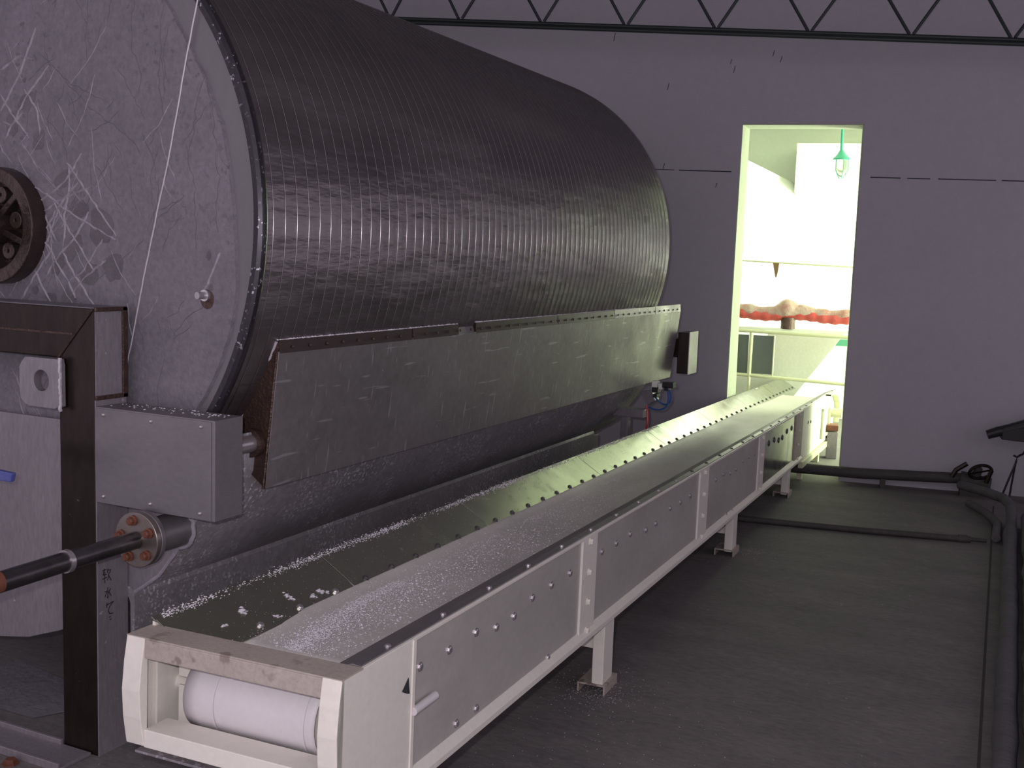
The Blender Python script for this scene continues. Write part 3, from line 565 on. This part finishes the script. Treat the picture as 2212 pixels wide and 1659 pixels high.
mb=MB(); mb.strip(rows[25:]); o=obj('belt',mb,m_beltd,cvy,smooth=True,label='dusty grey-white carrying belt'); sm=o.modifiers.new('s','SOLIDIFY'); sm.thickness=.004; sm.offset=0
for l in (-.455,-.165):
    mb=MB(); mb.strip([[cv(PS+(PR_+.0045)*math.cos(math.pi*1.5-math.pi*k/24),q,PH+(PR_+.0045)*math.sin(math.pi*1.5-math.pi*k/24)) for q in (l-.004,l+.004)] for k in range(25)]); obj('belt_seam',mb,m_belt,cvy,smooth=True)
# frame rails, panels, uprights
for l0,l1,sgn in ((-.014,-.006,1),(-.660,-.652,-1)):
    bays=[(.36,1.73),(1.89,3.58),(3.77,5.22),(5.40,6.72)]
    for a,b in bays: fb_('side_panel',(a,l0,-.435),(b,l1,-.012),m_panel if a<5 else m_shine,.001)
outer=((-.020,.004),(-.670,-.646))
for (l0,l1) in outer:
    e_=l1 if l0>-.1 else l0; q_=1 if l0>-.1 else -1; fl=[(e_-.012*q_,-.382),(e_-.009*q_,-.380),(e_+.014*q_,-.404),(e_+.014*q_,-.424),(e_-.012*q_,-.424)]
    mb=MB(); mb.prism([cv(.30,l,h) for l,h in fl],cv(7.05,0,0)-cv(.30,0,0)); obj('bottom_flange',mb,m_paint,cvy,bevel=.002)
    fb_('top_flange',(.36,l0,-.012),(7.05,l1,.0),m_paint,.002)
for a,b in ((1.725,1.895),(3.575,3.775),(5.215,5.41),(6.70,7.03)):
    for l0,l1 in ((-.010,.003),(-.669,-.656)):
        up=fb_('upright',(a,l0,-.412),(b,l1,-.010),m_paint if a<6 else m_paintd,.002)
        if l0>-.1: bolts('upright_bolt',[cv((a+b)/2-.01,l1,h) for h in (-.028,-.151,-.271,-.388)],sd,.011,.014,m_paint,up,seg=6)
fb_('tail_cover_lip',(.355,-.006,-.40),(.372,.010,-.002),m_paint,.001)
mb=MB(); mb.add([cv(.30,.0075,-.13),cv(.335,.0075,-.10),cv(.345,.0075,-.15),cv(.33,.0075,-.145)],[(0,1,2,3)]); obj('paint_chip',mb,m_mark,cvy)
mb=MB(); mb.tube([cv(.36,.012,-.205),cv(.49,.012,-.203)],.012,14); obj('adjusting_rod',mb,m_belt,cvy,smooth=True,label='white tension adjusting rod end')
pb=[(0.423, -0.101), (0.604, -0.107), (0.787, -0.106), (0.942, -0.134), (1.084, -0.136), (1.242, -0.113), (1.421, -0.112), (1.611, -0.112), (0.81, -0.359), (1.418, -0.383), (0.67, -0.357), (1.979, -0.109), (2.166, -0.113), (2.36, -0.112), (2.604, -0.142), (2.762, -0.142), (3.007, -0.112), (3.2, -0.115), (3.394, -0.114), (3.981, -0.118), (4.168, -0.114), (4.36, -0.137), (4.516, -0.136), (4.712, -0.111), (4.898, -0.109), (5.095, -0.114), (4.315, -0.383), (4.468, -0.385)]
bolts('panel_bolt',[cv(s,-.006,h) for s,h in pb],sd,.011,.007,m_bolt,cvy,seg=8)
bolts('panel_bolt',[cv(s,-.006,h) for s,h in [(5.6, -0.106), (5.804, -0.106), (5.991, -0.131), (6.144, -0.129), (6.336, -0.103), (6.545, -0.102)]],sd,.017,.007,m_boltd,cvy,seg=10,label='dark bolt on the bright last panel')
bolts('flange_bolt',[cv(s,.0,-.410) for s in (2.0,2.17)],nt_,.010,.008,m_paint,cvy)
# idler beds so the belt is carried
for k in range(12):
    s=.75+.68*k
    mb=MB(); mb.tube([cv(s,-.50,top0-.028),cv(s,-.13,top0-.028)],.016,10); mb.tube([cv(s,-.63,top0-.05),cv(s,-.04,top0-.05)],.008,8); obj('idler_roller',mb,m_paint,cvy,smooth=True)
# legs
for s in (2.06,4.53,6.50):
    for l0,l1,m in ((-.052,-.002,1),(-.665,-.615,-1)):
        top=cv(s,l0,-.43); mb=MB()
        a=cv(s,l0,-.425); b=cv(s,l1,-.425)
        sx=V((cd.x,cd.y,0)).normalized()
        def F(i,j,k): 
            p=cv(s,0,-.425); q=p+sx*i+sd*j; return V((q.x,q.y,p.z+(FZ-p.z)*(1-k)))
        mb.fbox(F,(0,l0,0.10),(.125,l1,1.0)); lg=obj('leg',mb,m_paint,cvy,bevel=.003)
        q=MB(); e=.022
        def G(i,j,k): p=cv(s,0,0)+sx*i+sd*j; return V((p.x,p.y,FZ+k))
        if l0>-.3: l_a,l_b=-.11,.012
        else: l_a,l_b=-.70,-.55
        q.fbox(G,(-.02,l_a,.035),(.15,l_b,.042)); q.fbox(G,(-.02,l_a,0),(.15,l_a+.007,.035)); q.fbox(G,(-.02,l_b-.007,0),(.15,l_b,.035)); obj('foot',q,m_paintd,lg,bevel=.001)
    mb=MB(); mb.fbox(cv,(s+.03,-.616,-.56),(s+.06,-.05,-.51)); obj('leg_crossbar',mb,m_paint,cvy,bevel=.002)
# left guard: polished sheets, sloped down to the belt
def gv(s,k,o=0): # k 0 at belt .. 1 at top edge, o outwards
    t=math.radians(32); return cv(s,-.524-.134*k+o*math.sin(t),-.070+.0835*k+o*math.cos(t))
ed=[.09,.90,1.975,3.435,4.75,6.1,7.4,8.7,9.78]
for a,b in zip(ed[:-1],ed[1:]):
    mb=MB(); mb.fbox(gv,(a+.003,-.12,0),(b-.002,1,.005)); g_=obj('guard_sheet',mb,m_guard,cvy,bevel=.0008)
    n=max(1,round((b-a)/.19)); bolts('guard_bolt',[gv(a+(b-a)*(i+.5)/n,.05,.005) for i in range(n)],(gv(0,0,1)-gv(0,0,0)),.0095,.008,m_bolt if b<1.5 else m_boltd,g_,seg=8)
mb=MB(); mb.fbox(gv,(.09,.97,-.002),(9.78,1.10,.003)); obj('guard_rim',mb,m_guard,cvy,bevel=.001)
mb=MB()
mb.fbox(cv,(.09,-.665,-.02),(9.7,-.655,.012)); obj('guard_support',mb,m_paint,cvy)
# right skirting strips
ed=[.10,1.7,3.3,4.9,6.5,8.1,9.0]
for a,b in zip(ed[:-1],ed[1:]):
    P=[(-.004,.004),(-.03,.006),(-.10,-.022),(-.10,-.027),(-.03,.001),(-.004,-.001)]
    mb=MB(); mb.prism([cv(a,l,h) for l,h in P],cv(b-.004,0,0)-cv(a,0,0)); sk=obj('skirt_strip',mb,m_steel,cvy,bevel=.0006)
    n=5; bolts('skirt_screw',[cv(a+(b-a)*(i+.5)/n,-.018,.005) for i in range(n)],nt_,.008,.006,m_bolt if a<3 else m_boltd,sk,seg=8)
mb=MB(); mb.prism([cv(.1,l,h) for l,h in ((-.10,-.024),(-.092,-.024),(-.083,-.082),(-.091,-.082))],cv(8.9,0,0)-cv(.1,0,0)); obj('rubber_skirt',mb,m_beltd,cvy)
# head section in the next room
pr=[(7.08,0.0),(8.45,.02),(8.75,.0),(8.98,-.07),(9.05,-.19),(9.0,-.33),(8.85,-.43),(7.08,-.445)]
for l0,l1 in ((-.014,.0),(-.672,-.658)):
    mb=MB(); mb.prism([cv(s,l0,h) for s,h in pr],cv(0,l1,0)-cv(0,l0,0)); obj('head_side_plate',mb,m_paint,cvy,bevel=.002)
rim=[(8.35,.02),(8.62,.018),(8.85,-.02),(9.02,-.10),(9.09,-.2),(9.06,-.3)]
mb=MB(); 
mb.add([cv(s,l,h) for s,h in rim for l in (-.012,.05)]+[cv(s-.02,l,h-.012) for s,h in rim for l in (-.012,.05)],[(2*i,2*i+1,2*i+3,2*i+2) for i in range(5)]+[(12+2*i,12+2*i+2,12+2*i+3,12+2*i+1) for i in range(5)]+[(2*i+1,13+2*i,15+2*i,2*i+3) for i in range(5)])
obj('head_hood',mb,m_rail,cvy,smooth=False,label='pale yellow curved hood over the head')
for a,b in (((8.15,-.10),(8.18,-.36)),((8.6,-.10),(8.63,-.36))): fb_('head_frame_bar',(a[0],.0,b[1]),(b[0],.02,a[1]),m_rail,.002)
fb_('head_frame_bar',(8.15,0,-.125),(8.63,.02,-.10),m_rail,.002); fb_('head_frame_bar',(8.15,0,-.38),(8.63,.02,-.355),m_rail,.002)
mb=MB(); mb.tube([cv(8.85,-.62,-.2),cv(8.85,.10,-.2)],.045,20); obj('head_bearing',mb,m_rail,cvy,smooth=True)
fb_('head_bottom_rail',(7.08,-.02,-.50),(9.0,.02,-.445),m_rail,.003)
for s in (7.35,8.3):
    for l in (-.62,-.04):
        p=cv(s,l,-.45); mb=MB(); mb.box((p.x-.02,p.y-.03,FZ),(p.x+.02,p.y+.03,p.z)); obj('leg',mb,m_rail,cvy,bevel=.002)
bolts('panel_bolt',[cv(7.35,.0,-.14),cv(7.5,.0,-.15)],sd,.012,.006,m_boltd,cvy,seg=8)
# powder
bt=top0-.006
mb=MB()
def bp(s,l,h=0): return cv(s,l,bt+h)
for _ in range(9000):
    s=.12+random.expovariate(1/1.25)
    if s>5.2: continue
    l=random.gauss(-.40+.03*s,.05+.05*min(s,1.5)/1.5) if random.random()<.6 else random.uniform(-.50,-.12)
    if not -.535<l<-.115: continue
    hh=.0 if -.475<l<-.2 else max(0,(-.475-l)*.5,(l+.2)*.14)
    r=random.choice((.0010,.0013,.0018,.0026))*(1.0+.8*(random.random()<.06)); mb.lump(bp(s,l,hh+r*.2),r,.6)
for _ in range(260):
    s=random.uniform(.6,2.2); l=random.gauss(-.36,.07)
    if -.47<l<-.13: mb.lump(bp(s,l,.001),random.uniform(.0025,.0055),.6)
for _ in range(4000):   # drift in the valley
    s=.11+random.random()**1.7*1.0; l=-.445+random.gauss(.03,.025)+.04*math.sin(s*5)
    if -.53<l: mb.lump(bp(s,l,.0),random.uniform(.0012,.0035),.4)
for c in (1.75,2.35,2.85,3.45):
    for _ in range(150): mb.lump(bp(c+random.gauss(0,.1),-.455+random.gauss(0,.018),.0),random.uniform(.0015,.0035),.4)
obj('powder_on_belt',mb,m_powder,None,label='white powder and crumbs scattered on the conveyor belt',cat='powder',kind='stuff')
mb=MB()
for _ in range(7000):
    s=.12+random.random()*4.9; wv=.55+.45*math.sin(s*3.1)*math.sin(s*7.7+1)
    if random.random()>wv*(1 if s<2.6 else .6): continue
    mb.lump(gv(s,1.03+random.gauss(0,.045),.005),random.uniform(.0012,.0038),.6)
for (s,k,r) in ((.382,.48,.022),(.275,.35,.013),(.481,.07,.014),(.595,.40,.017),(.60,.30,.012),(.69,.17,.016),(.735,.22,.02),(.76,.12,.013),(2.2,1.02,.016),(2.15,1.03,.012)):
    for _ in range(16): mb.lump(gv(s+random.gauss(0,r*.4),k+random.gauss(0,r*2.0),.006),r*random.uniform(.25,.5),.35)
for _ in range(240): mb.lump(gv(random.uniform(.15,1.9),random.uniform(.1,.95),.005),random.uniform(.0006,.0018),.4)
obj('powder_on_guard',mb,m_powder,None,label='white powder lying along the polished conveyor guard rim',cat='powder',kind='stuff')
mb=MB()
for (c,w,l,n) in (((-1.56,4.25),.16,.12,520),((-1.45,3.9),.35,.3,160),((-1.66,6.85),.2,.14,260),((-1.5,3.2),.3,.3,90)):
    for _ in range(n): mb.lump((c[0]+random.gauss(0,w)*.7,c[1]+random.gauss(0,l),FZ+.001),random.uniform(.0008,.003),.3)
obj('powder_on_floor',mb,m_powder,None,label='spilled white powder round the conveyor feet',cat='powder',kind='stuff')
# ------------------------------------------------------------------ ROOF TRUSS
tt=thing('roof_truss',tuple(wl(-2,-.6,3.72)),'dark green steel roof truss crossing above the far wall','truss')
def tz(t): return 3.745-.0563*(t+2.68)
rr=.016
for dz in (.016,-.018):
    mb=MB(); mb.tube([wl(-7.5,-.6+dz*.6,tz(-7.5)+dz),wl(4.4,-.6+dz*.6,tz(4.4)+dz)],.0165,10); obj('bottom_chord',mb,m_truss,tt,smooth=True)
mb=MB(); mb.tube([wl(-7.5,-.6,tz(-7.5)+.6),wl(4.4,-.6,tz(4.4)+.6)],.03,10); obj('top_chord',mb,m_truss,tt,smooth=True)
nodes=[-4.045,-3.403,-2.679,-1.97,-1.237,-.512,.24,.957]
nodes=[-4.045-.66*k for k in (5,4,3,2,1)]+nodes+[.957+.72*k for k in (1,2,3,4)]
for i,n in enumerate(nodes):
    pz=tz(n)+.03; nx=nodes[i+1] if i+1<len(nodes) else n+.72; pv=nodes[i-1] if i else n-.66
    for m_ in ((n+nx)/2+.0,(n+pv)/2-.0):
        mb=MB(); mb.tube([wl(n+(.015 if m_>n else -.015),-.6,pz),wl(m_,-.6,tz(m_)+.58)],.0125,8); obj('web_rod',mb,m_truss,tt,smooth=True)
# ------------------------------------------------------------------ PIPES ON THE RIGHT AND AT THE WALL
mb=MB(); mb.tube([wl(-1.25,-.12,.095),wl(-.39,-.12,.105),wl(.1,-.12,.103),wl(.93,-.12,.133)],.045,16); wp=obj('wall_base_pipe',mb,m_dpipe,smooth=True,label='dark thick pipe along the far wall foot across the doorway',cat='pipe')
for t in (-1.15,.3): 
    q=MB(); q.fbox(wl,(t-.02,-.17,0),(t+.02,-.07,.08)); obj('pipe_rest',q,m_dpipe,wp)
mb=MB(); mb.tube([(-2.3,7.62,FZ+.022),(-1.768,7.64,FZ+.022),(-1.0,7.77,FZ+.022),(-.30,7.93,FZ+.022)],.022,12); mb.tube([(-.36,7.92,FZ+.022),(-.20,7.955,FZ+.022)],.014,10); mb.tube([(-.375,7.915,FZ+.022),(-.32,7.928,FZ+.022)],.028,12); obj('floor_pipe',mb,m_dpipe,smooth=True,label='thin dark pipe lying across the open concrete floor',cat='pipe')
va=thing('gate_valve',tuple(wl(1.0,-.14,0)),'dark gate valve with handwheel at the end of the wall-foot pipe','valve')
mb=MB(); mb.tube([wl(.90,-.14,.13),wl(1.13,-.16,.10)],[.07,.06],14); mb.tube([wl(1.0,-.14,.12),wl(1.03,-.2,.24)],[.045,.03],12); mb.fbox(wl,(.90,-.2,0),(1.05,-.09,.10)); obj('valve_body',mb,m_dpipe,va,smooth=True)
hc=wl(1.04,-.22,.215); 
ax1=(wd*.9+V((0,0,.25))).normalized(); ax2=(V((0,0,1))-wn*.35); ax2=(ax2-ax1*ax2.dot(ax1)).normalized()
mb=MB(); mb.tube([hc+ax1*.085*math.cos(a)+ax2*.06*math.sin(a) for a in [k*math.pi/12 for k in range(24)]],.013,8,closed=True); obj('handwheel',mb,m_frame,va,smooth=True)
mb=MB(); mb.tube([wl(.94,-.18,.27),wl(.86,-.18,.21),wl(.83,-.18,.15)],.02,8); obj('lever',mb,m_frame,va,smooth=True)
mb=MB(); mb.tube([hc-ax1*.085,hc+ax1*.085],.008,6); mb.tube([hc+ax1*.085,hc+ax1*.05-V((0,0,.10))],.018,6); obj('wheel_spoke',mb,m_frame,va,smooth=True)
def arc(c,r,a0,a1,ex,ey,n=8): return [V(c)+V(ex)*r*math.cos(a0+(a1-a0)*k/n)+V(ey)*r*math.sin(a0+(a1-a0)*k/n) for k in range(n+1)]
P=[(-.40,9.30,FZ+.07),(-.14,8.75,FZ+.11)]+[(-.085,8.6,FZ+.11),(-.06,8.4,FZ+.09),(-.05,8.1,FZ+.06),(-.02,6.6,FZ+.055),(.012,4.3,FZ+.055),(.05,2.6,FZ+.055)]
mb=MB(); mb.tube([(-.46,9.35,FZ+.13),(-.25,9.05,FZ+.15),(-.13,8.85,FZ+.155),(-.08,8.7,FZ+.14),(-.065,8.55,FZ+.09),(-.06,8.3,FZ+.055)]+[(-.06+.105*(8.3-y_)/5.7*1.0+random.uniform(-.003,.003),y_,FZ+.05) for y_ in [8.3-.16*k for k in range(1,36)]],[.036]*6+[.044+random.uniform(-.004,.005) for _ in range(35)],14); obj('lagged_pipe',mb,m_lag,smooth=True,label='lumpy grey lagged pipe running towards us along the right',cat='pipe')
mb=MB(); mb.tube([(-.38,9.1,FZ+.04),(-.24,8.8,FZ+.04),(-.15,8.45,FZ+.04),(-.145,8.0,FZ+.04)],.03,12); obj('short_pipe',mb,m_lag,smooth=True,label='short lower grey pipe bending beside the lagged pipe',cat='pipe')
mb=MB(); mb.tube([(.06+.105*(8.6-y_)/5.7+random.uniform(-.005,.005),y_,FZ+.07) for y_ in [8.6-.2*k for k in range(0,30)]],[.06+random.uniform(-.008,.006) for _ in range(30)],14); obj('outer_lagged_pipe',mb,m_lag,smooth=True,label='thicker dark lagged pipe at the right picture edge',cat='pipe')
db=thing('wall_motor_arm',tuple(wl(1.3,-.3,.5)),'black cylindrical arm and block sticking in at the right edge','machine')
mb=MB(); mb.tube([wl(1.055,-.3,.535),wl(1.13,-.3,.565),wl(1.55,-.3,.70)],[.036,.04,.045],14); obj('arm',mb,m_black,db,smooth=True)
mb=MB(); mb.hexa([wl(1.16,-.34,.51),wl(1.6,-.34,.49),wl(1.6,-.22,.49),wl(1.16,-.22,.51),wl(1.16,-.34,.60),wl(1.6,-.34,.78),wl(1.6,-.22,.78),wl(1.16,-.22,.60)]); obj('block',mb,m_black,db,bevel=.004)
mb=MB(); mb.fbox(wl,(1.42,-.33,0),(1.52,-.25,.5)); obj('stand',mb,m_black,db)
mb=MB(); mb.tube([wl(1.205,-.3,.06),wl(1.245,-.3,.20),wl(1.285,-.3,.335),wl(1.29,-.3,.37),wl(1.283,-.3,.335),wl(1.27,-.3,.2),wl(1.258,-.3,.05)],.008,6); mb.tube([wl(1.262,-.3,.385),wl(1.288,-.3,.372),wl(1.31,-.3,.39),wl(1.33,-.3,.40),wl(1.38,-.3,.50)],.009,6); obj('wire_loop',mb,m_black,smooth=True,label='thin black wire loop hanging near the far right wall',cat='wire')
# ------------------------------------------------------------------ BLUE HANDLES AT THE LEFT EDGE
mb=MB(); mb.hexa([(-3.35,2.49,-.80),(-3.01,2.49,-.80),(-3.01,2.51,-.80),(-3.35,2.51,-.80),(-3.35,2.49,-.755),(-3.0,2.49,-.768),(-3.0,2.51,-.768),(-3.35,2.51,-.755)]); obj('valve_handle',mb,m_blue,bevel=.004,label='blue lever handle poking in at the left picture edge',cat='handle')
# ------------------------------------------------------------------ BACK ROOM CONTENTS
D=1.8
pl_=thing('pendant_lamp',tuple(wl(-.215,D,2.7)),'green caged pendant lamp with glass bowl seen through the doorway','lamp')
mb=MB(); mb.tube([wl(-.215,D,2.95),wl(-.222,D,RH)],.013,10); obj('stem',mb,m_green,pl_,smooth=True)
mb=MB(); mb.tube([wl(-.21,D,2.88),wl(-.21,D,2.895),wl(-.212,D,2.93),wl(-.213,D,2.975)],[.082,.082,.045,.018],24); obj('shade',mb,m_green,pl_,smooth=True)
mb=MB(); mb.tube([wl(-.207,D,2.88),wl(-.206,D,2.80),wl(-.205,D,2.745),wl(-.204,D,2.715)],[.052,.052,.042,.015],20); obj('glass_bowl',mb,m_glass,pl_,smooth=True)
mb=MB()
for k in range(5):
    a=k*2*math.pi/5; d=wd*math.cos(a)+wn*math.sin(a); mb.tube([wl(-.207,D,2.88)+d*.064,wl(-.206,D,2.78)+d*.064,wl(-.205,D,2.70)+d*.02],.004,6)
obj('cage',mb,m_green,pl_)
mb=MB(); mb.tube([wl(-3.5,D,1.925),wl(2.6,D,1.755)],.009,8); cr_=obj('cable_rail',mb,m_rail,smooth=True,label='thin pale rail above the red wrapped pipe in the doorway',cat='rail')
mb=MB(); mb.prism([wl(-.81,D-.01,1.845),wl(-.745,D-.01,1.845),wl(-.755,D-.01,1.75),wl(-.765,D-.01,1.70),wl(-.778,D-.01,1.70)],wn*.02); obj('rail_bracket',mb,m_brown,cr_)
ph=thing('wrapped_pipe',tuple(wl(-.6,2.0,1.2)),'horizontal pipe wrapped in crumpled clear and red film','pipe')
pts=[];rad=[]
t=-1.7
while t<.9:
    pts.append(wl(t,2.0,1.325+.012*math.sin(t*9)-.004*t)); b_=math.exp(-((t+.66)/.11)**2); rad.append((.058+.010*math.sin(t*23)*math.sin(t*11)+.042*b_+random.uniform(-.004,.004))); t+=.035
mb=MB(); mb.tube([p+V((0,0,.020+.9*max(0,r-.07))) for p,r in zip(pts,rad)],rad,14); obj('clear_film',mb,m_clearwrap,ph,smooth=True,label='crumpled dusty film')
mb=MB(); mb.tube([p+V((0,0,-.012)) for p in pts],[.062+.006*math.sin(i*1.9) for i in range(len(pts))],14); obj('red_film',mb,m_redwrap,ph,smooth=True,label='red film on the underside')
mb=MB(); mb.tube([wl(-.63,2.0,1.17),wl(-.63,2.0,1.29)],.075,16); obj('stub',mb,m_weld,ph,smooth=True)
mb=MB(); mb.fbox(wl,(-3.5,1.95,1.15),(2.6,2.12,1.175)); obj('support_shelf',mb,m_white,ph,bevel=.003)
gr=thing('guard_rail',tuple(wl(-.6,1.75,0)),'pale yellow guard rail with dark infill panels in the back room','railing')
def rail(a,b,r,n): mb=MB(); mb.tube([wl(*a),wl(*b)],r,10); obj(n,mb,m_rail,gr,smooth=True)
rail((-1.7,1.75,1.158),(.7,1.75,1.118),.018,'top_rail'); rail((-1.7,1.75,.715),(.7,1.75,.632),.017,'mid_rail')
for t in (-1.6,-.978,.55): rail((t,1.75,0),(t,1.75,1.13),.018,'post')
rail((-.745,1.75,.69),(-.745,1.75,1.11),.008,'thin_bar')
for a,b in ((-1.59,-1.0),(-.957,-.753)):
    mb=MB(); mb.fbox(wl,(a,1.76,.71),(b,1.775,1.105)); obj('infill_panel',mb,m_dpanel,gr)
ch=thing('discharge_chute',tuple(wl(-.7,2.3,0)),'pale dusty sloping chute beyond the conveyor head','chute')
mb=MB(); mb.hexa([wl(-1.38,2.45,.30),wl(-.62,2.45,.30),wl(-.62,2.85,.30),wl(-1.38,2.85,.30),wl(-.82,2.45,1.12),wl(-.06,2.45,1.12),wl(-.06,2.85,1.12),wl(-.82,2.85,1.12)]); obj('chute_body',mb,m_chute,ch,bevel=.004)
mb=MB(); mb.fbox(wl,(-1.6,2.5,.0),(-.64,2.85,.32)); mb.fbox(wl,(-1.9,2.46,.32),(-1.04,2.84,.62)); obj('chute_base',mb,m_chute,ch,bevel=.004)
mb=MB(); mb.fbox(wl,(-.147,RD-.03,.885),(.35,RD-.004,.965)); obj('green_sign',mb,m_sign,label='small green rectangular plate on the bright back wall',cat='sign')
pd=thing('motor_pedestal',tuple(wl(-.12,1.15,0)),'grey pedestal with rusty block beneath the conveyor head','pedestal')
mb=MB(); mb.fbox(wl,(-.17,1.1,0),(-.07,1.25,.26)); obj('pedestal',mb,m_side,pd,bevel=.004)
mb=MB(); mb.fbox(wl,(-.18,1.09,.27),(-.07,1.25,.325)); obj('rusty_block',mb,m_rust,pd,bevel=.004)
